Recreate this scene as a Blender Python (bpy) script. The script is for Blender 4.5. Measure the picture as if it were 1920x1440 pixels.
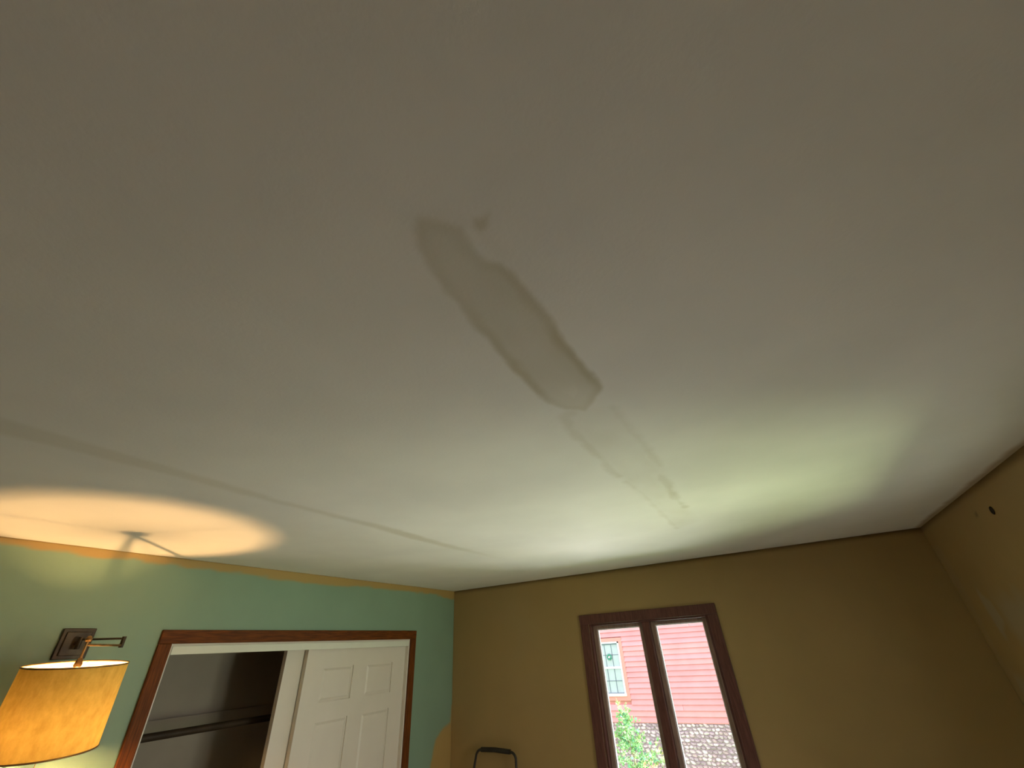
import bpy, bmesh, math, random
import numpy as np
from mathutils import Vector, Matrix

PI = math.pi
random.seed(7)
for o in list(bpy.data.objects):
    bpy.data.objects.remove(o)
SC = bpy.context.scene
COL = SC.collection

# ------------------------------------------------------------------ camera
cam_d = bpy.data.cameras.new('camera')
cam = bpy.data.objects.new('camera', cam_d)
COL.objects.link(cam)
cam_d.sensor_width = 36.0
cam_d.lens = 766.35 / 1920 * 36.0
cam_d.clip_start = 0.02
cam_d.clip_end = 200


def rot(yaw, pit, rol):
    cy, sy, cp, sp, cr, sr = math.cos(yaw), math.sin(yaw), math.cos(pit), math.sin(pit), math.cos(rol), math.sin(rol)
    B = np.array([[1, 0, 0], [0, 0, -1], [0, 1, 0.]])
    Rz = np.array([[cy, -sy, 0], [sy, cy, 0], [0, 0, 1]])
    Rx = np.array([[1, 0, 0], [0, cp, sp], [0, -sp, cp]])
    Ro = np.array([[cr, -sr, 0], [sr, cr, 0], [0, 0, 1]])
    return Ro @ Rx @ B @ Rz


Mc = rot(-0.491219333, 0.575016847, -0.0633316758)
CAM = Vector((2.892, -3.838, 1.900))
m = Matrix.Identity(4)
for i in range(3):
    m[i][0] = Mc[0][i]
    m[i][1] = -Mc[1][i]
    m[i][2] = -Mc[2][i]
    m[i][3] = CAM[i]
cam.matrix_world = m
SC.camera = cam

# ------------------------------------------------------------------ light
SC.view_settings.view_transform = 'Standard'
SC.view_settings.look = 'None'
SC.view_settings.gamma = 1.0
SC.view_settings.use_curve_mapping = False
SC.view_settings.exposure = 0.0

W = bpy.data.worlds.new('overcast_sky')
SC.world = W
W.use_nodes = True
bg = W.node_tree.nodes['Background']
bg.inputs[0].default_value = (0.92, 0.95, 1.0, 1)
bg.inputs[1].default_value = 3.2


def area(name, loc, target, sx, sy, L, col, spread=180):
    """area light given by its radiance L"""
    d = bpy.data.lights.new(name, 'AREA')
    d.shape = 'RECTANGLE'
    d.size = sx
    d.size_y = sy
    d.energy = L * PI * sx * sy
    d.color = col
    d.spread = math.radians(spread)
    o = bpy.data.objects.new(name, d)
    COL.objects.link(o)
    o.location = loc
    o.rotation_euler = (Vector(target) - Vector(loc)).to_track_quat('-Z', 'Y').to_euler()
    return o


# area lights added outside the two windows, in place of daylight off the ground
area('daylight_fill_far', (1.9, 4.2, -0.5), (1.9, -0.2, 1.4), 4.0, 2.0, 18, (0.93, 0.90, 1.0))
area('daylight_fill_near', (1.9, 0.75, 0.35), (1.9, -0.5, 2.1), 1.7, 0.7, 5.5, (1.0, 0.72, 0.68))
area('daylight_fill_right', (6.8, -1.8, 0.20), (3.8, -1.72, 1.5), 3.0, 2.0, 15, (0.88, 1.0, 0.60))
# area light added to strengthen the sky beyond the window in the right-hand wall
area('daylight_fill_sky', (5.1, -1.75, 1.95), (3.0, -1.75, 1.25), 1.7, 1.3, 14.5, (0.96, 0.85, 0.86))
# the sun stands beyond the right-hand wall: it lights the lawn and falls through that window onto the floor
sd = bpy.data.lights.new('sun', 'SUN')
sd.energy = 19
sd.angle = .03
sd.color = (0.88, 1.0, 0.97)
so = bpy.data.objects.new('sun', sd)
COL.objects.link(so)
so.rotation_euler = Vector((-.77, -.05, -.64)).to_track_quat('-Z', 'Y').to_euler()

# ------------------------------------------------------------------ helpers


def srgb(r, g, b):
    def f(c):
        c /= 255.
        return c / 12.92 if c < .04045 else ((c + .055) / 1.055) ** 2.4
    return (f(r), f(g), f(b))


def mat(name, col, rough=.6, var=.0, scale=8.0, bump=0.0, bscale=60., metal=0., col2=None, stretch=None, spec=.5):
    m = bpy.data.materials.new(name)
    m.use_nodes = True
    nt = m.node_tree
    b = nt.nodes['Principled BSDF']
    b.inputs['Roughness'].default_value = rough
    b.inputs['Metallic'].default_value = metal
    b.inputs['Specular IOR Level'].default_value = .22 if 'wood' in name else spec
    b.inputs['Base Color'].default_value = (*col, 1)
    tc = nt.nodes.new('ShaderNodeTexCoord')
    mp = nt.nodes.new('ShaderNodeMapping')
    nt.links.new(tc.outputs['Object'], mp.inputs[0])
    if stretch:
        mp.inputs['Scale'].default_value = stretch
    if var or col2:
        n = nt.nodes.new('ShaderNodeTexNoise')
        n.inputs['Scale'].default_value = scale
        n.inputs['Detail'].default_value = 6
        nt.links.new(mp.outputs[0], n.inputs['Vector'])
        r = nt.nodes.new('ShaderNodeValToRGB')
        a = tuple(c * (1 - var) for c in col)
        bb = col2 if col2 else tuple(min(1, c * (1 + var)) for c in col)
        r.color_ramp.elements[0].position = .35
        r.color_ramp.elements[1].position = .65
        r.color_ramp.elements[0].color = (*a, 1)
        r.color_ramp.elements[1].color = (*bb, 1)
        nt.links.new(n.outputs['Fac'], r.inputs[0])
        nt.links.new(r.outputs[0], b.inputs['Base Color'])
    if bump:
        n2 = nt.nodes.new('ShaderNodeTexNoise')
        n2.inputs['Scale'].default_value = bscale
        n2.inputs['Detail'].default_value = 4
        nt.links.new(mp.outputs[0], n2.inputs['Vector'])
        bp = nt.nodes.new('ShaderNodeBump')
        bp.inputs['Strength'].default_value = bump
        bp.inputs['Distance'].default_value = .004
        nt.links.new(n2.outputs['Fac'], bp.inputs['Height'])
        nt.links.new(bp.outputs[0], b.inputs['Normal'])
    return m


def masked(name, base, layers, rough=.7, bump=.12, bscale=90., var=.03):
    """paint whose colour is changed where the named mesh attributes are > 0 (stains, other coats of paint and some painted shade)"""
    m = mat(name, base, rough, var=var, scale=3.0, bump=bump, bscale=bscale)
    nt = m.node_tree
    b = nt.nodes['Principled BSDF']
    src = b.inputs['Base Color'].links[0].from_socket
    for att, col in layers:
        a = nt.nodes.new('ShaderNodeAttribute')
        a.attribute_name = att
        mx = nt.nodes.new('ShaderNodeMix')
        mx.data_type = 'RGBA'
        nt.links.new(a.outputs['Fac'], mx.inputs[0])
        nt.links.new(src, mx.inputs[6])
        mx.inputs[7].default_value = (*col, 1)
        src = mx.outputs[2]
    nt.links.new(src, b.inputs['Base Color'])
    return m


class MB:
    """collects simple shapes, then links them as one mesh object"""

    def __init__(s):
        s.v = []
        s.f = []
        s.sm = []

    def add(s, vs, fs, smooth=False):
        k = len(s.v)
        s.v += [tuple(v) for v in vs]
        s.f += [tuple(i + k for i in f) for f in fs]
        s.sm += [smooth] * len(fs)
        return s

    def box(s, x0, x1, y0, y1, z0, z1):
        v = [(x, y, z) for z in (z0, z1) for y in (y0, y1) for x in (x0, x1)]
        return s.add(v, [(0, 2, 3, 1), (4, 5, 7, 6), (0, 1, 5, 4), (2, 6, 7, 3), (0, 4, 6, 2), (1, 3, 7, 5)])

    def tube(s, pts, r, n=12, closed=False, cap=True, r2=None):
        pts = [Vector(p) for p in pts]
        N = len(pts)
        vs = []
        up = None
        for i, p in enumerate(pts):
            a = pts[(i - 1) % N] if (closed or i > 0) else p
            b = pts[(i + 1) % N] if (closed or i < N - 1) else p
            t = (b - a).normalized()
            if up is None:
                up = t.orthogonal().normalized()
            up = (up - t * up.dot(t)).normalized()
            q = t.cross(up)
            rr = r if r2 is None else r + (r2 - r) * i / (N - 1)
            for k in range(n):
                an = 2 * PI * k / n
                vs.append(p + (up * math.cos(an) + q * math.sin(an)) * rr)
        fs = []
        for i in range(N if closed else N - 1):
            for k in range(n):
                j = (i + 1) % N
                fs.append((i * n + k, i * n + (k + 1) % n, j * n + (k + 1) % n, j * n + k))
        s.add(vs, fs, True)
        if cap and not closed:
            s.add(vs[:n], [tuple(range(n))[::-1]])
            s.add(vs[-n:], [tuple(range(n))])
        return s

    def lathe(s, prof, c=(0, 0, 0), n=32, axis=(0, 0, 1), smooth=True):
        q = Vector((0, 0, 1)).rotation_difference(Vector(axis))
        c = Vector(c)
        vs = []
        for r, z in prof:
            for k in range(n):
                a = 2 * PI * k / n
                vs.append(c + q @ Vector((r * math.cos(a), r * math.sin(a), z)))
        fs = []
        for i in range(len(prof) - 1):
            for k in range(n):
                fs.append((i * n + k, i * n + (k + 1) % n, (i + 1) * n + (k + 1) % n, (i + 1) * n + k))
        return s.add(vs, fs, smooth)

    def xf(s, M):
        s.v = [tuple(M @ Vector(v)) for v in s.v]
        return s

    def build(s, name, m, parent=None, bevel=0, kind=None):
        me = bpy.data.meshes.new(name)
        me.from_pydata(s.v, [], s.f)
        me.update()
        me.polygons.foreach_set('use_smooth', s.sm)
        if m:
            me.materials.append(m)
        o = bpy.data.objects.new(name, me)
        COL.objects.link(o)
        if parent:
            o.parent = parent
        if bevel:
            b = o.modifiers.new('bevel', 'BEVEL')
            b.width = bevel
            b.segments = 2
            b.limit_method = 'ANGLE'
        if kind:
            o['kind'] = kind
        return o


def tag(o, label, cat, group=None):
    o['label'] = label
    o['category'] = cat
    if group:
        o['group'] = group
    return o


def empty(name, loc, label=None, cat=None, group=None, kind=None, rz=0):
    o = bpy.data.objects.new(name, None)
    o.empty_display_size = .1
    COL.objects.link(o)
    o.location = loc
    o.rotation_euler = (0, 0, rz)
    if label:
        tag(o, label, cat, group)
    if kind:
        o['kind'] = kind
    return o


# smooth value noise on numpy arrays
_rng = np.random.RandomState(5)
_tab = _rng.rand(256, 256)


def vnoise(x, y):
    xi = np.floor(x).astype(int)
    yi = np.floor(y).astype(int)
    fx = x - xi
    fy = y - yi
    fx = fx * fx * (3 - 2 * fx)
    fy = fy * fy * (3 - 2 * fy)
    g = lambda a, b: _tab[a % 256, b % 256]
    return (g(xi, yi) * (1 - fx) + g(xi + 1, yi) * fx) * (1 - fy) + (g(xi, yi + 1) * (1 - fx) + g(xi + 1, yi + 1) * fx) * fy


def fbm(x, y, s):
    return (vnoise(x * s, y * s) - .5) + .5 * (vnoise(x * s * 2.1 + 9, y * s * 2.1) - .5) + .25 * (vnoise(x * s * 4.3, y * s * 4.3 + 5) - .5)


def seg_dist(X, Y, pts, closed=False):
    d = np.full(X.shape, 1e9)
    n = len(pts)
    for i in range(n if closed else n - 1):
        ax, ay = pts[i]
        bx, by = pts[(i + 1) % n]
        dx, dy = bx - ax, by - ay
        t = np.clip(((X - ax) * dx + (Y - ay) * dy) / (dx * dx + dy * dy + 1e-12), 0, 1)
        d = np.minimum(d, np.hypot(X - ax - t * dx, Y - ay - t * dy))
    return d


def sdf(X, Y, pts):
    d = seg_dist(X, Y, pts, True)
    ins = np.zeros(X.shape, bool)
    n = len(pts)
    for i in range(n):
        ax, ay = pts[i]
        bx, by = pts[(i + 1) % n]
        c = ((ay > Y) != (by > Y)) & (X < (bx - ax) * (Y - ay) / (by - ay + 1e-12) + ax)
        ins ^= c
    return np.where(ins, -d, d)


def sm(d, w):
    return 1 - np.clip((d + w) / (2 * w), 0, 1) ** 1.0


def grid_wall(name, m, plane, const, us, vs, flip, holes=(), thick=.12, attrs=None):
    """plane: 'x','y' or 'z' = const; us / vs grid lines; holes in (u0,u1,v0,v1) left open; slab thickened outwards"""
    us = np.array(sorted(set(np.round(us, 4))))
    vs = np.array(sorted(set(np.round(vs, 4))))
    U, V = np.meshgrid(us, vs)
    nu, nv = len(us), len(vs)
    P = np.zeros((nu * nv, 3))
    ui, vi = {'x': (1, 2), 'y': (0, 2), 'z': (0, 1)}[plane]
    P[:, ui] = U.ravel()
    P[:, vi] = V.ravel()
    P[:, 'xyz'.index(plane)] = const
    I, J = np.meshgrid(np.arange(nu - 1), np.arange(nv - 1))
    cu = (us[I] + us[I + 1]) / 2
    cv = (vs[J] + vs[J + 1]) / 2
    keep = np.ones(I.shape, bool)
    for (a, b, c, d) in holes:
        keep &= ~((cu > a) & (cu < b) & (cv > c) & (cv < d))
    a = (J * nu + I)[keep]
    F = np.stack([a, a + 1, a + nu + 1, a + nu], 1)
    if flip:
        F = F[:, ::-1]
    me = bpy.data.meshes.new(name)
    me.vertices.add(len(P))
    me.vertices.foreach_set('co', P.ravel())
    me.loops.add(F.size)
    me.loops.foreach_set('vertex_index', F.ravel())
    me.polygons.add(len(F))
    me.polygons.foreach_set('loop_start', np.arange(len(F)) * 4)
    me.update(calc_edges=True)
    me.materials.append(m)
    for k, fn in (attrs or {}).items():
        at = me.attributes.new(k, 'FLOAT', 'POINT')
        at.data.foreach_set('value', np.clip(fn(P[:, ui], P[:, vi]), 0, 1).astype(np.float32))
    o = bpy.data.objects.new(name, me)
    COL.objects.link(o)
    if thick:
        s = o.modifiers.new('thickness', 'SOLIDIFY')
        s.thickness = thick
        s.offset = -1
    o['kind'] = 'structure'
    return o


# ------------------------------------------------------------------ materials
CEILW = (0.80, 0.78, 0.72)
TAN = (0.37, 0.245, 0.095)
TEAL = (0.215, 0.315, 0.225)
M = {}
M['ceiling'] = masked('flat_white_ceiling_paint', CEILW, [('stain_shade', (0.50, 0.45, 0.30)), ('smear', TAN)], .85, bump=.10, bscale=110)
M['left'] = masked('teal_wall_paint', TEAL, [('tan', (0.40, 0.26, 0.085))], .55, bump=.08)
M['front'] = masked('tan_wall_paint', TAN, [('pale_area', (0.36, 0.27, 0.15))], .6, bump=.08)
M['right'] = masked('tan_wall_paint_patched', TAN, [('patch', (0.36, 0.33, 0.26)), ('dab', (0.10, 0.06, 0.02))], .6, bump=.08)
M['back'] = mat('tan_wall_paint_plain', TAN, .6, var=.03, scale=3)
M['carpet'] = mat('beige_carpet', (0.50, 0.46, 0.39), .95, var=.15, scale=60, bump=.6, bscale=400)
M['closet'] = mat('closet_wall_paint', (0.36, 0.31, 0.25), .8, var=.04, scale=4)
M['white'] = mat('white_door_paint', (0.68, 0.62, 0.53), .45, var=.02, scale=5)
M['fascia'] = mat('white_fascia_paint', (0.70, 0.70, 0.60), .4, var=.02, scale=5)
M['wood'] = mat('red_brown_stained_wood', (0.120, 0.032, 0.003), .62, var=.35, scale=9, stretch=(14, 14, 1.2), bump=.15, bscale=30)
M['wood_h'] = mat('red_brown_stained_wood_rail', (0.120, 0.032, 0.003), .62, var=.35, scale=9, stretch=(14, 1.2, 14), bump=.15, bscale=30)
M['winwood'] = mat('purple_brown_window_wood', (0.125, 0.052, 0.042), .35, var=.25, scale=9, stretch=(14, 14, 1.2))
M['sash'] = mat('brown_sash_wood', (0.30, 0.20, 0.16), .35, var=.2, scale=9, stretch=(14, 14, 1.2))
M['extwhite'] = mat('white_exterior_cladding', (0.82, 0.82, 0.82), .5)
M['gasket'] = mat('white_glazing_bead', (0.8, 0.78, 0.80), .5)
M['bronze'] = mat('dark_bronze_metal', (0.045, 0.030, 0.015), .42, var=.3, scale=30, metal=.6)
M['brass'] = mat('aged_brass_metal', (0.30, 0.17, 0.06), .38, var=.2, scale=30, metal=.85)
M['dark'] = mat('black_powder_coat', (0.018, 0.012, 0.008), .5, var=.2, scale=20)
M['grey_plastic'] = mat('grey_tread_plastic', (0.10, 0.10, 0.10), .7, var=.1, scale=20)
M['rod'] = mat('dark_rod_wood', (0.035, 0.022, 0.012), .5, var=.2, scale=10)


def glass_mat():
    m = bpy.data.materials.new('window_glass')
    m.use_nodes = True
    nt = m.node_tree
    nt.nodes.clear()
    out = nt.nodes.new('ShaderNodeOutputMaterial')
    t = nt.nodes.new('ShaderNodeBsdfTransparent')
    t.inputs[0].default_value = (.97, .98, .97, 1)
    g = nt.nodes.new('ShaderNodeBsdfGlossy')
    g.inputs['Roughness'].default_value = .02
    fr = nt.nodes.new('ShaderNodeFresnel')
    fr.inputs[0].default_value = 1.25
    mx = nt.nodes.new('ShaderNodeMixShader')
    nt.links.new(fr.outputs[0], mx.inputs[0])
    nt.links.new(t.outputs[0], mx.inputs[1])
    nt.links.new(g.outputs[0], mx.inputs[2])
    nt.links.new(mx.outputs[0], out.inputs[0])
    return m


M['glass'] = glass_mat()


def shade_mat():
    m = bpy.data.materials.new('linen_lamp_shade')
    m.use_nodes = True
    nt = m.node_tree
    nt.nodes.clear()
    out = nt.nodes.new('ShaderNodeOutputMaterial')
    tc = nt.nodes.new('ShaderNodeTexCoord')
    n = nt.nodes.new('ShaderNodeTexNoise')
    n.inputs['Scale'].default_value = 38
    n.inputs['Detail'].default_value = 8
    n.inputs['Roughness'].default_value = .65
    mp = nt.nodes.new('ShaderNodeMapping')
    mp.inputs['Scale'].default_value = (1, 1, .6)
    nt.links.new(tc.outputs['Object'], mp.inputs[0])
    nt.links.new(mp.outputs[0], n.inputs['Vector'])
    r = nt.nodes.new('ShaderNodeValToRGB')
    r.color_ramp.elements[0].position = .3
    r.color_ramp.elements[1].position = .75
    r.color_ramp.elements[0].color = (0.58, 0.35, 0.07, 1)
    r.color_ramp.elements[1].color = (0.80, 0.52, 0.12, 1)
    nt.links.new(n.outputs['Fac'], r.inputs[0])
    d = nt.nodes.new('ShaderNodeBsdfDiffuse')
    t = nt.nodes.new('ShaderNodeBsdfTranslucent')
    nt.links.new(r.outputs[0], t.inputs[0])
    ge = nt.nodes.new('ShaderNodeNewGeometry')          # the inside of the shade is lined with white
    li = nt.nodes.new('ShaderNodeMix')
    li.data_type = 'RGBA'
    nt.links.new(ge.outputs['Backfacing'], li.inputs[0])
    li.inputs[6].default_value = (.93, .90, .80, 1)
    nt.links.new(r.outputs[0], li.inputs[7])
    nt.links.new(li.outputs[2], d.inputs[0])
    mx = nt.nodes.new('ShaderNodeMixShader')
    mx.inputs[0].default_value = SHADE_T
    nt.links.new(d.outputs[0], mx.inputs[1])
    nt.links.new(t.outputs[0], mx.inputs[2])
    nt.links.new(mx.outputs[0], out.inputs[0])
    return m


SHADE_T = .024
M['shade'] = shade_mat()


def emis(name, col, s):
    m = bpy.data.materials.new(name)
    m.use_nodes = True
    nt = m.node_tree
    nt.nodes.clear()
    e = nt.nodes.new('ShaderNodeEmission')
    e.inputs[0].default_value = (*col, 1)
    e.inputs[1].default_value = s
    o = nt.nodes.new('ShaderNodeOutputMaterial')
    nt.links.new(e.outputs[0], o.inputs[0])
    return m


# ------------------------------------------------------------------ room shell
RW, RL, RH = 3.873, -5.4, 2.44
WZ0, WZ1 = 0.78, 2.043          # window openings
W1 = (1.432, 2.396)             # window_1 opening in x (front wall, y = 0)
W2 = (-2.20, -1.24)             # window_2 opening in y (right wall)
DY0, DY1, DZ = -2.503, -0.628, 2.022   # closet opening in the left wall

S1 = [(2.608, -3.578), (2.629, -3.557), (2.657, -3.525), (2.652, -3.506), (2.648, -3.472), (2.652, -3.449), (2.672, -3.436), (2.680, -3.406), (2.683, -3.352), (2.684, -3.29), (2.677, -3.191), (2.679, -3.092), (2.682, -3.032), (2.678, -2.961), (2.636, -2.90), (2.597, -2.864), (2.551, -2.915), (2.53, -2.975), (2.527, -3.057), (2.532, -3.164), (2.537, -3.249), (2.541, -3.323), (2.556, -3.395), (2.551, -3.433), (2.562, -3.484), (2.572, -3.529), (2.594, -3.562)]
BLOB = [(2.678, -3.527), (2.688, -3.521), (2.705, -3.522), (2.687, -3.503), (2.674, -3.502), (2.670, -3.514)]
S2L = [(2.560, -2.880), (2.537, -2.869), (2.516, -2.791), (2.522, -2.718), (2.517, -2.607), (2.516, -2.511), (2.505, -2.38), (2.514, -2.296)]
S2R = [(2.667, -2.843), (2.668, -2.763), (2.66, -2.663), (2.672, -2.605), (2.671, -2.458), (2.672, -2.298)]
S2F = [(2.537, -2.869), (2.588, -2.896), (2.667, -2.843), (2.672, -2.66), (2.672, -2.298), (2.641, -1.655), (2.650, -1.30), (2.517, -1.209), (2.525, -1.684), (2.514, -2.296), (2.517, -2.607), (2.519, -2.81)]
S3R = [(2.646, -2.213), (2.649, -2.095), (2.632, -1.887), (2.641, -1.655)]
S3L = [(2.516, -2.218), (2.529, -2.019), (2.525, -1.684), (2.517, -1.209)]
S4 = [(1.335, -4.6), (1.332, -3.674), (1.337, -3.552), (1.332, -3.39), (1.327, -3.154), (1.304, -2.943), (1.308, -2.647), (1.311, -2.4), (1.285, -1.866), (1.301, -1.15)]


def stain_shade(x, y):
    j = fbm(x, y * .6, 28) * .010
    d = sdf(x, y, S1) + j
    mott = np.clip(.5 + 1.3 * fbm(x, y * .5, 9), 0, 1)
    fill = sm(d, .006) * (.34 + .13 * mott)
    fade = 1 - .45 * np.clip((y + 3.02) / .12, 0, 1) * np.clip((.055 + d) / -.001, 0, 1)
    fill *= fade
    rim = sm(np.abs(d + .012) - .010, .008) * .20 * (.5 + mott)
    rimr = sm(d, .006) * np.clip((x - 2.62) / .05, 0, 1) * .16 * np.clip((y + 3.5) / .3, 0, 1)
    a = fill + rim * (d < .02) + rimr
    a = np.maximum(a, sm(sdf(x, y, BLOB) + j * .4, .006) * .50)
    a = np.maximum(a, sm(seg_dist(x, y, [(2.60, -3.58), (2.64, -3.555), (2.672, -3.52), (2.682, -3.44)]) - .006 + j, .012) * .10)
    a = np.maximum(a, sm(sdf(x, y, S2F) + j, .022) * .15 * (.5 + mott))
    for pts, w, s in ((S2L, .012, .34), (S2R, .012, .26), (S3R, .016, .42), (S3L, .011, .26)):
        lw = w * (1 + 1.2 * fbm(x + 3, y, 14))
        a = np.maximum(a, sm(seg_dist(x, y, pts) - lw + j * .6, .011) * s * (.65 + .6 * mott))
    w4 = .020 + .016 * fbm(x * .3, y, 3) + .018 * np.exp(-((y + 2.15) / .35) ** 2) + .028 * np.clip((-2.9 - y) / .8, 0, 1)  # joint stain; its broad near end also paints in the shade of a ridge
    s4 = (.26 + .22 * np.exp(-((y + 2.1) / .45) ** 2)) * np.clip((-1.15 - y) / .6, 0, 1)
    a = np.maximum(a, sm(seg_dist(x, y, S4) - w4 + j, .016) * s4)
    return a


def ceil_smear(x, y):
    right = sm((RW - x) - .030 - .02 * fbm(x * .2, y, 7), .014) * np.clip((y + 3.2) / .5, 0, 1) * .75
    left = sm(x - .006 - .010 * fbm(x * .2, y + 4, 8), .004) * .8
    front = sm(-y - .004 - .006 * fbm(x, y * .2, 10), .004) * .6
    return np.maximum(np.maximum(right, left), front)


us = np.concatenate([np.arange(-.02, RW + .02, .03), np.arange(1.20, 1.42, .010), np.arange(2.48, 2.74, .006), np.arange(0, .04, .008), np.arange(RW - .09, RW + .001, .008), [0, RW]])
vs = np.concatenate([np.arange(RL, 0.02, .02), np.arange(-3.62, -1.15, .008), [0]])
grid_wall('ceiling', M['ceiling'], 'z', RH, us, vs, True, thick=.12, attrs={'stain_shade': stain_shade, 'smear': ceil_smear})


def tan_mask(y, z):
    w = .030 + .022 * np.clip((y + 3.3) / 1.2, 0, 1) + .018 * np.exp(-((y + 1.7) / .3) ** 2) + .035 * np.exp(-((y + .1) / .12) ** 2)
    j = fbm(y, z * 2, 11) * .02
    a = sm((RH - z) - w * .9 + j, .008)
    P = [(.3, 1.50), (-.010, 1.50), (-.015, 1.375), (-.12, 1.352), (-.171, 1.325), (-.222, 1.285), (-.244, 1.235), (-.262, 1.17), (-.276, 1.12), (-.30, .9), (-.27, -.1), (.3, -.1)]
    return np.maximum(a, sm(sdf(y, z, P) + j * .5, .010))


us = np.concatenate([np.arange(RL, .001, .03), np.arange(-.34, 0.001, .01), [DY0, DY1, 0]])
vs = np.concatenate([np.arange(0, RH, .03), np.arange(2.30, RH + .001, .008), np.arange(1.0, 1.55, .01), [0, DZ, RH]])
wall_left = grid_wall('wall_left', M['left'], 'x', 0, us, vs, False, holes=[(DY0, DY1, -1, DZ)], attrs={'tan': tan_mask})


def pale_area(x, z):  # broad soft area, slightly paler and greyer
    return np.clip(.35 * sm(seg_dist(x, z, [(.30, 2.42), (.75, 2.2), (.85, 1.6)]) - .10, .2), 0, 1) * np.clip(.5 + fbm(x, z, 5), 0, 1)


us = np.concatenate([np.arange(-.12, RW + .12, .08), [-.12, *W1, RW + .12]])
vs = np.concatenate([np.arange(0, RH, .08), [0, WZ0, WZ1, RH]])
wall_front = grid_wall('wall_front', M['front'], 'y', 0, us, vs, False, holes=[(*W1, WZ0, WZ1)], attrs={'pale_area': pale_area})


def patch(y, z):
    j = fbm(y, z, 10) * .05
    P1 = [(-.335, 2.03), (-.44, 2.0), (-.44, 1.88), (-.33, 1.80), (-.285, 1.86), (-.275, 1.94)]
    P2 = [(-.47, 2.01), (-.80, 1.99), (-1.05, 1.86), (-.90, 1.70), (-.56, 1.75), (-.46, 1.85)]
    P3 = [(-.03, 2.30), (-.15, 2.28), (-.13, 1.9), (-.08, 1.6), (-.02, 1.5)]
    P4 = [(-.10, 1.66), (-.34, 1.58), (-.36, 1.30), (-.12, 1.30)]
    a = sm(sdf(y, z, P1) + j, .02) * .42
    a = np.maximum(a, sm(sdf(y, z, P2) + j, .05) * .38)
    a = np.maximum(a, sm(sdf(y, z, P3) + j, .02) * .10)
    return np.maximum(a, sm(sdf(y, z, P4) + j, .03) * .30)


def dab(y, z):
    return sm(np.hypot(y + .906, (z - 2.338) * 1.3) - .019 + fbm(y, z, 60) * .016, .007) * .65


us = np.concatenate([np.arange(RL, .0, .05), np.arange(-1.1, -.0, .012), [-1.1, RL, *W2, 0]])
vs = np.concatenate([np.arange(0, RH, .05), np.arange(1.3, 2.36, .012), [0, WZ0, WZ1, RH]])
wall_right = grid_wall('wall_right', M['right'], 'x', RW, us, vs, True, holes=[(*W2, WZ0, WZ1)], attrs={'patch': patch, 'dab': dab})
wall_back = grid_wall('wall_back', M['back'], 'y', RL, np.arange(-.12, RW + .13, .5), np.array([0, 1.2, RH]), True)
fl = MB().box(-.12, RW + .12, RL - .12, .12, -.12, 0).build('floor', M['carpet'], kind='structure')

# closet behind the left wall
cb = MB()
CX = -.74
cb.box(CX - .06, CX, -2.80, -.40, 0, 2.40)                 # back
cb.box(CX, -.12, -2.86, -2.80, 0, 2.40)                    # end by the lamp
cb.box(CX, -.12, -.40, -.34, 0, 2.40)                      # far end
cb.box(CX - .06, -.12, -2.86, -.34, 2.40, 2.44)            # closet ceiling
cb.box(CX - .06, -.12, -2.86, -.34, -.06, 0)
cb.build('wall_closet', M['closet'], kind='structure')
tr = MB().box(CX, CX + .012, -2.80, -.40, 1.635, 1.645).build('trim_4', M['closet'], kind='structure')

# jamb lining, casing and white fascia of the closet opening
jb = empty('trim_1', (0, 0, 0), kind='structure')
CW = .064
MB().box(0, .018, DY0 - CW, DY1 + CW - .0, DZ, DZ + CW).build('head_casing', M['wood_h'], jb, bevel=.004)
MB().box(0, .018, DY0 - CW, DY0, 0, DZ).build('side_casing', M['wood'], jb, bevel=.004)
MB().box(0, .018, DY1, DY1 + CW, 0, DZ).build('side_casing', M['wood'], jb, bevel=.004)
MB().box(-.12, .0, DY0 - .001, DY0 + .012, 0, DZ).build('jamb', M['white'], jb)
MB().box(-.12, .0, DY1 - .012, DY1 + .001, 0, DZ).build('jamb', M['white'], jb)
MB().box(-.12, .0, DY0 + .012, DY1 - .012, DZ - .010, DZ + .001).build('jamb', M['white'], jb)
MB().box(-.016, .004, DY0 + .012, DY1 - .012, 1.972, DZ - .010).build('trim_2', M['fascia'], kind='structure', bevel=.002)


def closet_door(name, x, y0, y1, zt):
    t = empty(name, (x, (y0 + y1) / 2, .012), kind='structure')
    w = y1 - y0
    hw = w / 2
    T = .034
    s, mid = .145, .135
    cols = [(-hw + s, -mid / 2), (mid / 2, hw - s)]
    rows = [(.22, .78), (.90, 1.565), (1.665, 1.865)]
    b = MB()
    H = zt - .012
    # frame of stiles and rails
    b.box(-T, 0, -hw, -hw + s, 0, H)
    b.box(-T, 0, hw - s, hw, 0, H)
    b.box(-T, 0, -mid / 2, mid / 2, 0, H)
    z = 0
    for (a, c) in rows + [(H, H)]:
        for (p, q) in cols:
            b.box(-T, 0, p, q, z, a - .012)
        z = c - .012
    b.build('door_frame', M['white'], t)
    for (a, c) in rows:
        a -= .012
        c -= .012
        for (p, q) in cols:
            k = MB()
            e = .022
            v = [(-.009, p, a), (-.009, q, a), (-.009, q, c), (-.009, p, c),
                 (-.009, p + e * .4, a + e * .4), (-.009, q - e * .4, a + e * .4), (-.009, q - e * .4, c - e * .4), (-.009, p + e * .4, c - e * .4),
                 (-.002, p + e, a + e), (-.002, q - e, a + e), (-.002, q - e, c - e), (-.002, p + e, c - e),
                 (-.028, p, a), (-.028, q, a), (-.028, q, c), (-.028, p, c)]
            f = [(8, 9, 10, 11), (15, 14, 13, 12)]
            for i in range(4):
                j = (i + 1) % 4
                f += [(i, j, 4 + j, 4 + i), (4 + i, 4 + j, 8 + j, 8 + i), (12 + i, 12 + j, j, i)]
            k.add(v, f)
            k.build('panel', M['white'], t)
    return t


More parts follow.
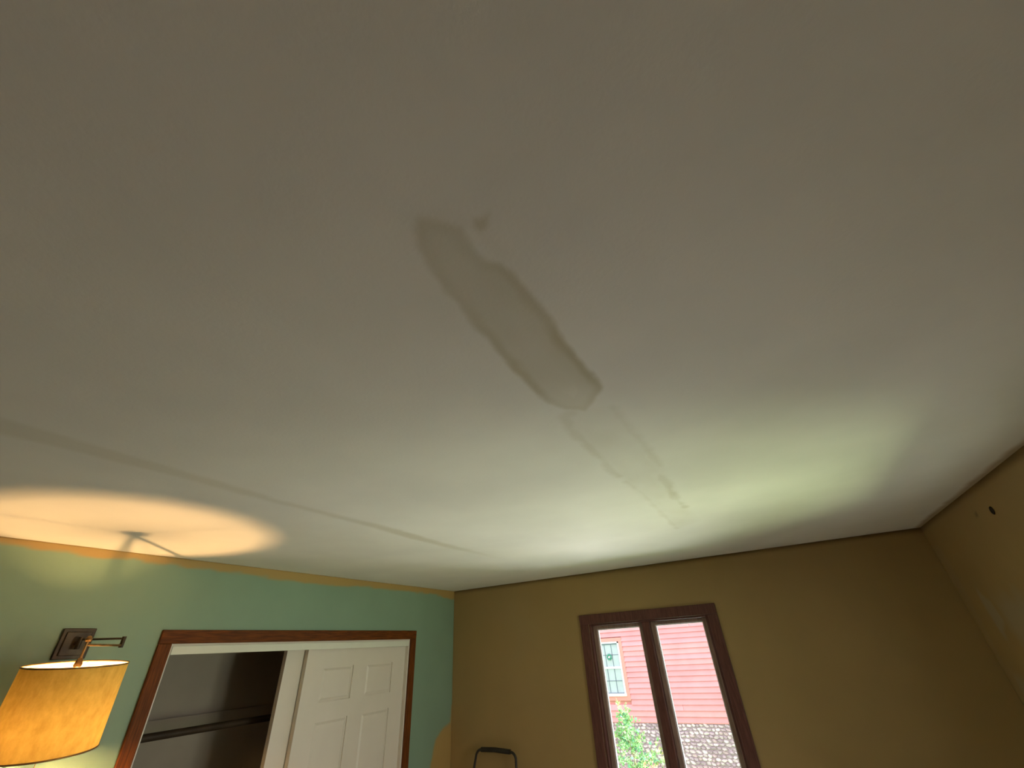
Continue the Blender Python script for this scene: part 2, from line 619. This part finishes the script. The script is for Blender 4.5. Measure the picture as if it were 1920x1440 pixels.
closet_door('door_1', -.030, -1.612, DY1 - .013, 1.985)
closet_door('door_2', -.072, -1.745, -.80, 1.985)

# hanging rod
rd = empty('closet_rod', (-.33, -2.80, 1.60), 'dark round hanging rod across the open closet, below a faint batten', 'closet rod')
MB().tube([(0, .012, 0), (0, 2.388, 0)], .019, 16).build('rod', M['rod'], rd)
for y, sgn in ((0, 1), (2.40, -1)):
    MB().lathe([(0, 0), (.034, 0), (.034, .006), (.024, .014), (0, .014)], (0, y, 0), 20, (0, sgn, 0)).build('rod_flange', M['rod'], rd)

# baseboards
MB().box(0, .014, RL + .0, DY0 - CW, 0, .09).box(0, .014, DY1 + CW, 0, 0, .09).build('baseboard_left', M['wood_h'], kind='structure')
MB().box(.014, RW - .014, -.014, 0, 0, .09).build('baseboard_front', M['winwood'], kind='structure')
MB().box(RW - .014, RW, RL, 0, 0, .09).build('baseboard_right', M['wood_h'], kind='structure')
MB().box(.014, RW - .014, RL, RL + .014, 0, .09).build('baseboard_back', M['winwood'], kind='structure')


# ------------------------------------------------------------------ windows (local: x along wall, y outwards, z up)
def window(name, loc, rz, w, z0, z1):
    t = empty(name, loc, kind='structure', rz=rz)
    hw = w / 2
    c = .072
    P = 'winwood'

    def add(n, m, *b, bevel=.003):
        k = MB()
        for q in b:
            k.box(*q)
        return k.build(n, m, t, bevel=bevel)
    add('head_casing', M[P], (-hw - c, hw + c, -.018, 0, z1, z1 + c))
    add('side_casing', M[P], (-hw - c, -hw, -.018, 0, z0 - .02, z1))
    add('side_casing', M[P], (hw, hw + c, -.018, 0, z0 - .02, z1))
    add('window_sill', M[P], (-hw - c - .03, hw + c + .03, -.06, 0.0, z0 - .045, z0 - .02), (-hw, hw, 0, .05, z0 - .045, z0))
    add('apron', M[P], (-hw - c, hw + c, -.014, 0, z0 - .11, z0 - .045))
    # frame inside the wall
    d = .05
    add('jamb', M[P], (-hw, -hw + .018, 0, .118, z0, z1))
    add('jamb', M[P], (hw - .018, hw, 0, .118, z0, z1))
    add('jamb', M[P], (-hw + .018, hw - .018, 0, .118, z1 - .014, z1))
    add('jamb', M[P], (-hw + .018, hw - .018, .05, .118, z0, z0 + .014))
    mw = .030
    add('mullion', M[P], (-mw, mw, .004, .118, z0 + .014, z1 - .014))
    for (a, b) in ((-hw + .018, -mw), (mw, hw - .018)):
        s = .034
        za, zb = z0 + .014, z1 - .014
        k = MB()
        y0, y1 = .045, .085
        k.box(a, a + s, y0, y1, za, zb).box(b - s, b, y0, y1, za, zb)
        k.box(a + s, b - s, y0, y1, za, za + s + .01).box(a + s, b - s, y0, y1, zb - s + .008, zb)
        sash = k.build('sash', M['sash'], t, bevel=.003)
        k = MB()
        e = .006
        a2, b2, z2, z3 = a + s, b - s, za + s + .01, zb - s + .008
        for (p, q, r, u) in ((a2, a2 + e, z2, z3), (b2 - e, b2, z2, z3), (a2 + e, b2 - e, z2, z2 + e), (a2 + e, b2 - e, z3 - e, z3)):
            k.box(p, q, .060, .084, r, u)
        k.build('glazing_bead', M['gasket'], sash)
        MB().box(a2 + e, b2 - e, .068, .071, z2 + e, z3 - e).build('pane', M['glass'], sash)
    return t


window('window_1', ((W1[0] + W1[1]) / 2, 0, 0), 0, W1[1] - W1[0], WZ0, WZ1)
window('window_2', (RW, (W2[0] + W2[1]) / 2, 0), -PI / 2, W2[1] - W2[0], WZ0, WZ1)

# ------------------------------------------------------------------ wall lamp
LX, LY, LZ = .38, -2.99, 1.942
lamp = empty('wall_lamp', (0, -2.91, 2.03), 'lit swing-arm wall lamp with yellow linen drum shade on a dark square plate', 'wall lamp')
O = Vector((0, -2.91, 2.03))


def lb():
    return MB()


def lbuild(b, name, m, parent=lamp, bevel=0):
    b.xf(Matrix.Translation(-O))
    return b.build(name, m, parent, bevel=bevel)


bp = lb().box(0, .016, -2.971, -2.851, 1.969, 2.091)
bp.box(.016, .024, -2.957, -2.865, 1.983, 2.077)
lbuild(bp, 'back_plate', M['bronze'], bevel=.003)
PA, PB, PC = Vector((.055, -2.91, 2.03)), Vector((.20, -2.80, 2.025)), Vector((LX - .006, LY + .002, 2.022))
lbuild(lb().tube([(.022, -2.91, 2.03), PA], .009).tube([PA + Vector((0, 0, -.024)), PA + Vector((0, 0, .024))], .009), 'pivot', M['bronze'])
for nm, a, b in (('arm', PA, PB), ('arm', PB, PC)):
    k = lb()
    for dz in ((.014,) if b is PB else (-.013,)):
        k.tube([a + Vector((0, 0, dz)), b + Vector((0, 0, dz))], .0045, 10)
    k2 = .0
    lbuild(k, nm, M['bronze'] if b is PB else M['brass'])
lbuild(lb().tube([PB + Vector((0, 0, -.022)), PB + Vector((0, 0, .022))], .0085), 'elbow', M['bronze'])
# everything that hangs from the end of the arm leans a little towards the room
ax = Vector((.085, -.025, 1)).normalized()
Rt = Vector((0, 0, 1)).rotation_difference(ax).to_matrix().to_4x4()
TT = Matrix.Translation((LX, LY, LZ)) @ Rt


def hang(b, name, m, parent=lamp):
    b.xf(TT)
    return lbuild(b, name, m, parent)


hang(lb().tube([(-.0, 0, .0), (0, 0, .082)], .0045, 12).tube([(0, 0, .002), (-.07, .02, -.01), (-.085, .025, -.05), (-.085, .025, -.245), (-.06, .018, -.268), (0, 0, -.27)], .004, 10).lathe([(0, .078), (.010, .078), (.012, .088), (.006, .097), (0, .099)], n=14), 'post', M['brass'])
hang(lb().lathe([(0, -.008), (.012, -.008), (.0135, -.003), (.011, .012), (.007, .022), (0, .022)], n=18), 'shade_holder', M['brass'])
RS, HS = .160, .268
sh = hang(lb().lathe([(RS, 0), (RS + .002, -HS * .5), (RS + .004, -HS)], n=72), 'shade', M['shade'])
for z, r, nm in ((0, RS, 'top_rim'), (-HS, RS + .004, 'bottom_rim')):
    k = lb().tube([(r * math.cos(2 * PI * i / 72), r * math.sin(2 * PI * i / 72), z) for i in range(72)], .0028, 8, closed=True)
    hang(k, nm, M['brass'], sh)
k = lb()
for i in range(3):
    a = 2 * PI * i / 3 + .5
    k.tube([(.012 * math.cos(a), .012 * math.sin(a), 0), (RS * math.cos(a), RS * math.sin(a), -.001)], .0008, 6)
hang(k, 'spider', M['brass'], sh)
hang(lb().lathe([(0, -.29), (.016, -.29), (.018, -.27), (.018, -.241), (.012, -.238), (0, -.238)], n=20), 'socket', M['brass'])
BULB = emis('warm_bulb', (1.0, 0.58, 0.23), 3700.0)
hang(lb().lathe([(0, -.168), (.005, -.169), (.0078, -.173), (.0085, -.180), (.0085, -.232), (.007, -.238), (0, -.238)], n=20), 'bulb', BULB)
ch = lb()
p0 = TT @ Vector((.010, 0, -.275))
ch.tube([p0, p0 + Vector((0, 0, -.16))], .0013, 6)
for i in range(24):
    ch.lathe([(0, -.0024), (.0022, 0), (0, .0024)], p0 + Vector((0, 0, -.006 * i - .01)), 6)
ch.lathe([(0, -.022), (.005, -.018), (.006, -.006), (0, 0)], p0 + Vector((0, 0, -.16)), 10)
lbuild(ch, 'pull_chain', M['brass'])

# ------------------------------------------------------------------ folded step ladder by the front wall
ld = empty('step_ladder', (.49, -.14, 0), 'dark metal ladder rail, a rounded hoop standing before the tan wall left of the window', 'ladder')


def arc(cx, cz, r, a0, a1, n=7):
    return [(cx + r * math.cos(a0 + (a1 - a0) * i / (n - 1)), cz + r * math.sin(a0 + (a1 - a0) * i / (n - 1))) for i in range(n)]


zt = 1.214
pr = [(-.245, .0), (-.212, 1.02), (-.190, 1.13)] + arc(-.135, zt - .050, .046, PI * .97, PI * .52) + [(0, zt + .001)] + arc(.155, zt - .058, .048, PI * .46, 0.02) + [(.208, 1.06), (.232, 0)]


def ly(z):
    return -.02 + .10 * z / 1.2


MB().tube([(x, ly(z), max(z, .012)) for x, z in pr], .0095, 12).build('rail', M['dark'], ld)
MB().tube([(-.130, ly(zt), zt - .003), (0, ly(zt), zt), (.150, ly(zt), zt - .009)], .0165, 14).build('grip', M['dark'], ld)
for z in (.22, .46, .70):
    wv = .235 - .02 * z
    MB().box(-wv, wv, ly(z) - .035, ly(z) + .015, z - .012, z + .012).build('step', M['grey_plastic'], ld, bevel=.004)
for sx in (-1, 1):
    MB().tube([(sx * .20, ly(.95) - .03, .86), (sx * .215, -.075, .012)], .009, 10).build('leg', M['dark'], ld)
    MB().lathe([(0, 0), (.016, 0), (.016, .02), (.012, .035), (0, .035)], (sx * .238, ly(0), 0), 14).build('rubber_foot', M['grey_plastic'], ld)

# ------------------------------------------------------------------ screw holes left in the right wall
MB().lathe([(.0185, -.0005), (.017, .0014), (.014, .0008), (.011, .0003), (0, .0002)], (RW - .0012, -1.084, 2.317), 18, (-1, 0, .0)).build('anchor_hole', mat('dark_bare_plaster', (.022, .012, .004), .9, var=.3, scale=200))
tag(bpy.data.objects['anchor_hole'], 'dark round screw hole in the tan right-hand wall near the ceiling', 'hole')

# ------------------------------------------------------------------ outdoors
GZ = -1.25
M['grass'] = mat('lawn_grass', (0.14, 0.26, 0.06), .9, var=.3, scale=6, bump=.8, bscale=120)
MB().box(-14, 18, .14, 7.9, GZ - .1, GZ).box(4.1, 18, -14, .14, GZ - .1, GZ).build('ground', M['grass'], kind='structure')
NY = 8.0
PINK = [mat('red_clapboard_%s' % n, c, .7, var=.06, scale=3) for n, c in (('a', (.62, .245, .285)), ('b', (.63, .26, .29)), ('c', (.61, .235, .27)), ('d', (.64, .26, .31)))]
M['red'] = mat('red_corner_board', (.60, .235, .225), .7)
M['whitev'] = mat('white_window_vinyl', (.82, .84, .86), .5)
M['grille'] = mat('grey_window_grille', (.10, .13, .18), .5)
M['housepane'] = mat('pale_blue_grey_pane', (.36, .40, .45), .5, var=.05, scale=5)  # opaque pale blue-grey for the panes of the house window
house = empty('house', (0, NY, GZ), 'neighbouring house with red clapboard above a stone base, seen through the window', 'house')
HX0, HX1, HTOP, SZ = -5.2, 5.0, 5.6, .356


def hb(b, name, m, parent=house, bevel=0):
    b.xf(Matrix.Translation((0, -NY, -GZ)))
    return b.build(name, m, parent, bevel=bevel)


hb(MB().box(HX0, HX1, NY + .03, NY + .30, GZ, HTOP), 'wall', M['red'])
# window of the house
wx0, wx1, wz0, wz1 = -1.485, -.885, .838, 1.925
cx0, cx1, cz0, cz1 = wx0 - .085, wx1 + .085, wz0 - .09, wz1 + .085
EX = .1045
z = SZ
bm_cache = {}
k = 0
while z < HTOP:
    spans = [(HX0, HX1)]
    if z + EX > cz0 and z < cz1:
        spans = [(HX0, cx0), (cx1, HX1)]
    elif k % 5 == 2:
        s = (.35, 1.9, -2.2, .9)[(k // 5) % 4]
        spans = [(HX0, s - .002), (s + .002, HX1)]
    for si, (a, b) in enumerate(spans):
        v = []
        for x in (a, b):
            v += [(x, NY + .03, z), (x, NY - .030, z), (x, NY - .003, z + EX + .004), (x, NY + .03, z + EX + .004)]
        m_ = MB().add(v, [(0, 1, 2, 3), (7, 6, 5, 4), (1, 5, 6, 2), (0, 4, 5, 1), (2, 6, 7, 3)])
        hb(m_, 'clapboard', PINK[random.randrange(4)])
    z += EX
    k += 1
wn = empty('window', (0, 0, 0))
wn.parent = house
hb(MB().box(cx0, cx1, NY - .028, NY + .02, wz1, cz1).box(cx0, cx1, NY - .028, NY + .02, cz0, wz0).box(cx0, wx0, NY - .028, NY + .02, wz0, wz1).box(wx1, cx1, NY - .028, NY + .02, wz0, wz1), 'window_casing', M['red'], wn)
fw = .036
hb(MB().box(wx0, wx0 + fw, NY - .034, NY + .02, wz0, wz1).box(wx1 - fw, wx1, NY - .034, NY + .02, wz0, wz1)
   .box(wx0, wx1, NY - .034, NY + .02, wz1 - .030, wz1).box(wx0 - .01, wx1 + .01, NY - .055, NY + .02, wz0 - .004, wz0 + .045), 'window_frame', M['whitev'], wn)
zm = (wz0 + wz1) / 2 + .01
hb(MB().box(wx0 + fw, wx1 - fw, NY - .020, NY + .02, zm - .020, zm + .020), 'meeting_rail', M['whitev'], wn)
gx0, gx1 = wx0 + fw, wx1 - fw
k = MB()
for (za, zb) in ((wz0 + .045, zm - .02), (zm + .02, wz1 - .03)):
    for i in (1, 2):
        x = gx0 + (gx1 - gx0) * i / 3
        k.box(x - .0055, x + .0055, NY - .004, NY + .006, za, zb)
    zc = (za + zb) / 2
    k.box(gx0, gx1, NY - .004, NY + .006, zc - .005, zc + .005)
hb(k, 'grille', M['grille'], wn)
hb(MB().box(gx0, gx1, NY - .012, NY + .012, wz1 - .055, wz1 - .030), 'head_stop', M['grille'], wn)
hb(MB().box(gx0, gx1, NY - .010, NY + .008, wz0 + .045, wz0 + .058), 'sill_stop', M['grille'], wn)
for (za, zb) in ((wz0 + .045, zm - .02), (zm + .02, wz1 - .03)):
    for i in range(3):
        a = gx0 + (gx1 - gx0) * i / 3
        b = gx0 + (gx1 - gx0) * (i + 1) / 3
        zc = (za + zb) / 2
        for (p, q) in ((za, zc), (zc, zb)):
            hb(MB().box(a, b, NY + .004, NY + .008, p, q), 'pane', M['housepane'], wn)
# wreath
wr = empty('wreath', (-1.175, NY - .022, 1.612), 'small round green wreath with a pale centre hanging on the house window', 'wreath')
M['wreathg'] = mat('blue_green_wreath', (.06, .26, .20), .8, var=.4, scale=60)
k = MB()
for i in range(26):
    a = 2 * PI * i / 26
    for q in range(3):
        r0 = .048 + random.uniform(-.006, .006)
        c = Vector((r0 * math.cos(a), 0, r0 * math.sin(a)))
        dr = Vector((random.uniform(-1, 1), random.uniform(-.5, .3), random.uniform(-1, 1))).normalized() * .02
        k.tube([c - dr, c + dr], .006, 5, r2=.002)
k.tube([(.048 * math.cos(2 * PI * i / 24), 0, .048 * math.sin(2 * PI * i / 24)) for i in range(24)], .010, 8, closed=True)
k.build('ring', M['wreathg'], wr)
k = MB()
k.add([(-.03, -.006, -.012), (.0, -.016, .024), (.032, -.006, .010), (.004, -.016, -.026), (0, .002, 0)], [(0, 3, 2, 1), (0, 1, 4), (1, 2, 4), (2, 3, 4), (3, 0, 4)])
k.build('centre_piece', M['whitev'], wr)

# stone base: individual field stones in a recessed mortar bed
M['mortar'] = mat('mortar', (.34, .25, .29), .95, var=.15, scale=30)
STC = [mat('field_stone_%s' % n, c, .85, var=.18, scale=14) for n, c in (('pale', (.52, .40, .45)), ('mauve', (.38, .27, .33)), ('tan', (.46, .32, .36)), ('white', (.62, .50, .54)), ('grey', (.42, .31, .37)))]
hb(MB().box(HX0, HX1, NY + .0, NY + .03, GZ, SZ - .01), 'mortar_bed', M['mortar'])
hb(MB().box(HX0, HX1, NY - .024, NY + .03, SZ - .012, SZ + .004), 'drip_board', M['red'])


def stone(cx, cz, w, h, seed):
    r = random.Random(seed)
    n = 7
    base, top = [], []
    ang = r.uniform(-.55, .05)
    ca, sa = math.cos(ang), math.sin(ang)
    for i in range(n):
        a = 2 * PI * i / n + r.uniform(-.2, .2)
        rr = r.uniform(.85, 1.12)
        x, z = math.cos(a) * w / 2 * rr, math.sin(a) * h / 2 * rr
        x, z = x * ca - z * sa, x * sa + z * ca
        base.append((cx + x, NY + .004, cz + z))
        top.append((cx + x * .72, NY - .018 - r.uniform(0, .016), cz + z * .70))
    f = [tuple(range(n, 2 * n))[::-1]]
    for i in range(n):
        j = (i + 1) % n
        f.append((i, i + n, j + n, j))
    return base + top, f


rest = MB()
cnt = 0
z = SZ - .045
row = 0
while z > GZ + .03:
    h = .062 if z > -.45 else .10
    x = HX0 + .05 + random.uniform(0, .05)
    while x < HX1 - .05:
        w = random.uniform(.07, .135) if h < .08 else random.uniform(.12, .22)
        v, f = stone(x + w / 2, z + random.uniform(-.008, .008), w * 1.08, h * random.uniform(.85, 1.15), random.random())
        if -1.30 < x < 1.42 and z > -.40 and cnt < 300:
            hb(MB().add(v, f), 'stone', STC[random.choice((0, 0, 1, 1, 2, 3, 3, 4))])
            cnt += 1
        else:
            rest.add(v, f)
        x += w * .98
    z -= h * .98
    row += 1
hb(rest, 'stonework', STC[2]).__setitem__('kind', 'stuff')

# ------------------------------------------------------------------ plants between the houses
LG = [mat('maple_leaf_%s' % n, c, .6) for n, c in (('light', (.27, .40, .13)), ('mid', (.13, .30, .09)), ('blue', (.09, .27, .14)), ('gold', (.40, .38, .14)))]
M['bark'] = mat('sapling_bark', (.30, .26, .15), .85, var=.2, scale=20)


def leaf_mesh(name, size, m):
    # five-lobed leaf, slightly folded
    pts = []
    lobes = [(-2.25, .55), (-1.1, .85), (0, 1.0), (1.1, .85), (2.25, .55)]
    for i, (a, r) in enumerate(lobes):
        pts.append((math.sin(a) * r, math.cos(a) * r))
        if i < 4:
            am = (a + lobes[i + 1][0]) / 2
            pts.append((math.sin(am) * .36, math.cos(am) * .36))
    pts.append((0, -.28))
    me = bpy.data.meshes.new(name)
    v = [(0, 0, 0)] + [(x * size, y * size, -.18 * size * (x * x + y * y) + .05 * size * abs(x)) for x, y in pts]
    f = [(0, i + 1, (i + 1) % len(pts) + 1) for i in range(len(pts))]
    me.from_pydata(v, [], f)
    me.update()
    me.materials.append(m)
    return me


LM = [leaf_mesh('leaf', .058, m) for m in LG]


def leafy(root, tips, n, size, spread, cols, rng, R):
    """n leaves around the given twig points, each an object"""
    for i in range(n):
        p = Vector(rng.choice(tips))
        o = bpy.data.objects.new('leaf', R[rng.choice(cols)])
        COL.objects.link(o)
        o.parent = root
        o.location = p + Vector((rng.gauss(0, spread), rng.gauss(0, spread), rng.gauss(0, spread * .8)))
        o.rotation_euler = (rng.uniform(.5, 1.5), rng.uniform(-.6, .6), rng.uniform(-1.0, 1.0))
        s = size * rng.uniform(.7, 1.25)
        o.scale = (s, s, s)


PY = 5.0
sap = empty('maple_sapling', (.02, PY, GZ), 'young green maple sapling outside the left pane, before the stone base', 'tree')
rng = random.Random(11)
st = [(.10, 0, 0), (.06, 0, .8), (.02, .0, 1.4), (-.06, 0, 1.85), (-.115, 0, 2.17), (-.16, 0, 2.33)]
MB().tube(st, .016, 8, r2=.003).build('stem', M['bark'], sap)
tips = []
tw = MB()
for zz, n, L in ((1.20, 5, .36), (1.42, 5, .34), (1.60, 5, .28), (1.75, 5, .23), (1.88, 4, .20), (1.98, 4, .14), (2.08, 3, .07)):
    for i in range(n):
        a = rng.uniform(0, 2 * PI)
        t = (zz - 0) / 2.33
        # centre of the stem at this height
        cxp = np.interp(zz, [p[2] for p in st], [p[0] for p in st])
        e = Vector((cxp + L * math.cos(a) * rng.uniform(.6, 1), L * .7 * math.sin(a), zz + L * .35))
        tw.tube([(cxp, 0, zz - .03), e], .004, 5, r2=.0015)
        for q in (.45, .7, 1.0):
            tips.append(tuple(Vector((cxp, 0, zz)).lerp(e, q)))
tw.build('twigs', M['bark'], sap)
tips += [(rng.gauss(.06, .17), rng.gauss(0, .1), rng.uniform(1.25, 1.75)) for i in range(40)]
leafy(sap, tips, 280, .78, .045, (0, 0, 1, 1, 2, 2), rng, LM)
leafy(sap, [(-.125, 0, 2.20), (-.14, 0, 2.26), (-.10, 0, 2.12), (-.155, 0, 2.31), (-.06, 0, 2.10), (-.17, 0, 2.10)], 14, .75, .014, (3, 0, 3), rng, LM)

fo = MB()
for i in range(620):
    p = Vector(rng.choice(tips)) + Vector((rng.gauss(0, .06), rng.gauss(0, .06), rng.gauss(0, .05)))
    if p.z > 1.62 and abs(p.x + .03) > .22:
        continue
    q = Matrix.Translation(p) @ Matrix.Rotation(rng.uniform(-1, 1), 4, 'Z') @ Matrix.Rotation(rng.uniform(.4, 1.5), 4, 'X')
    sz = .030 * rng.uniform(.7, 1.3)
    pts = [(-.9, .5), (-.3, .35), (0, 1.1), (.3, .35), (.9, .5), (.35, -.1), (.0, -.4), (-.35, -.1)]
    fo.add([q @ Vector((0, 0, .005))] + [q @ Vector((a * sz, b * sz, 0)) for a, b in pts], [(0, j + 1, (j + 1) % 8 + 1) for j in range(8)])
fo.build('foliage', LG[1], sap).__setitem__('kind', 'stuff')

# side shoot
sh2 = empty('leafy_shoot', (.42, PY + .3, GZ), 'thin light green shoot rising beside the maple sapling near the mullion', 'plant')
rng = random.Random(4)
MB().tube([(0, 0, 0), (-.02, 0, .9), (-.03, 0, 1.72)], .010, 6, r2=.002).build('stem', M['bark'], sh2)
tips = [(-.03 + rng.gauss(0, .05), rng.gauss(0, .05), z_) for z_ in np.linspace(1.15, 1.72, 14)] + [(.1, 0, 1.48), (.13, 0, 1.42), (-.14, 0, 1.36)]
leafy(sh2, tips, 46, .72, .032, (0, 3, 0, 1), rng, LM)

# rust-coloured shrub low at the mullion: leaves too small to tell apart
rs = empty('rusty_shrub', (.40, PY - .55, GZ), 'low shrub with orange brown leaves below the leafy shoot at the mullion', 'shrub')
M['rust'] = mat('rusty_leaves', (.40, .19, .09), .7, var=.25, scale=20)
rng = random.Random(9)
k = MB()
for i in range(900):
    a = rng.uniform(0, 2 * PI)
    rr = math.sqrt(rng.random())
    z_ = rng.uniform(.2, 1)
    c = Vector((.22 * rr * math.cos(a) * math.sqrt(z_ * (1.25 - z_)) * 1.7, .16 * rr * math.sin(a), .25 + 1.40 * z_ - .2 * rr * rr))
    d1 = Vector((rng.gauss(0, 1), rng.gauss(0, 1), rng.gauss(0, 1))).normalized() * .022
    d2 = d1.orthogonal().normalized() * .010
    k.add([c - d1, c - d2, c + d1, c + d2], [(0, 1, 2, 3)])
k.build('foliage', M['rust'], rs).__setitem__('kind', 'stuff')
k = MB()
for i in range(7):
    a = 2 * PI * i / 7
    k.tube([(0, 0, 0), (.12 * math.cos(a), .12 * math.sin(a), .7), (.22 * math.cos(a), .18 * math.sin(a), 1.15)], .008, 6, r2=.003)
k.build('stems', M['bark'], rs)

# small yellow-green plant low at the right pane
yp = empty('yellow_plant', (1.21, 6.6, GZ), 'small yellow green leafy plant low in the right pane against the stones', 'plant')
rng = random.Random(21)
MB().tube([(0, 0, 0), (0, 0, .95)], .009, 6, r2=.003).build('stem', M['bark'], yp)
leafy(yp, [(0, 0, .95), (-.06, 0, .9), (.05, 0, .93), (0, 0, .8), (-.03, 0, .98), (.08, 0, .86)], 34, .8, .045, (3, 0, 3), rng, LM)
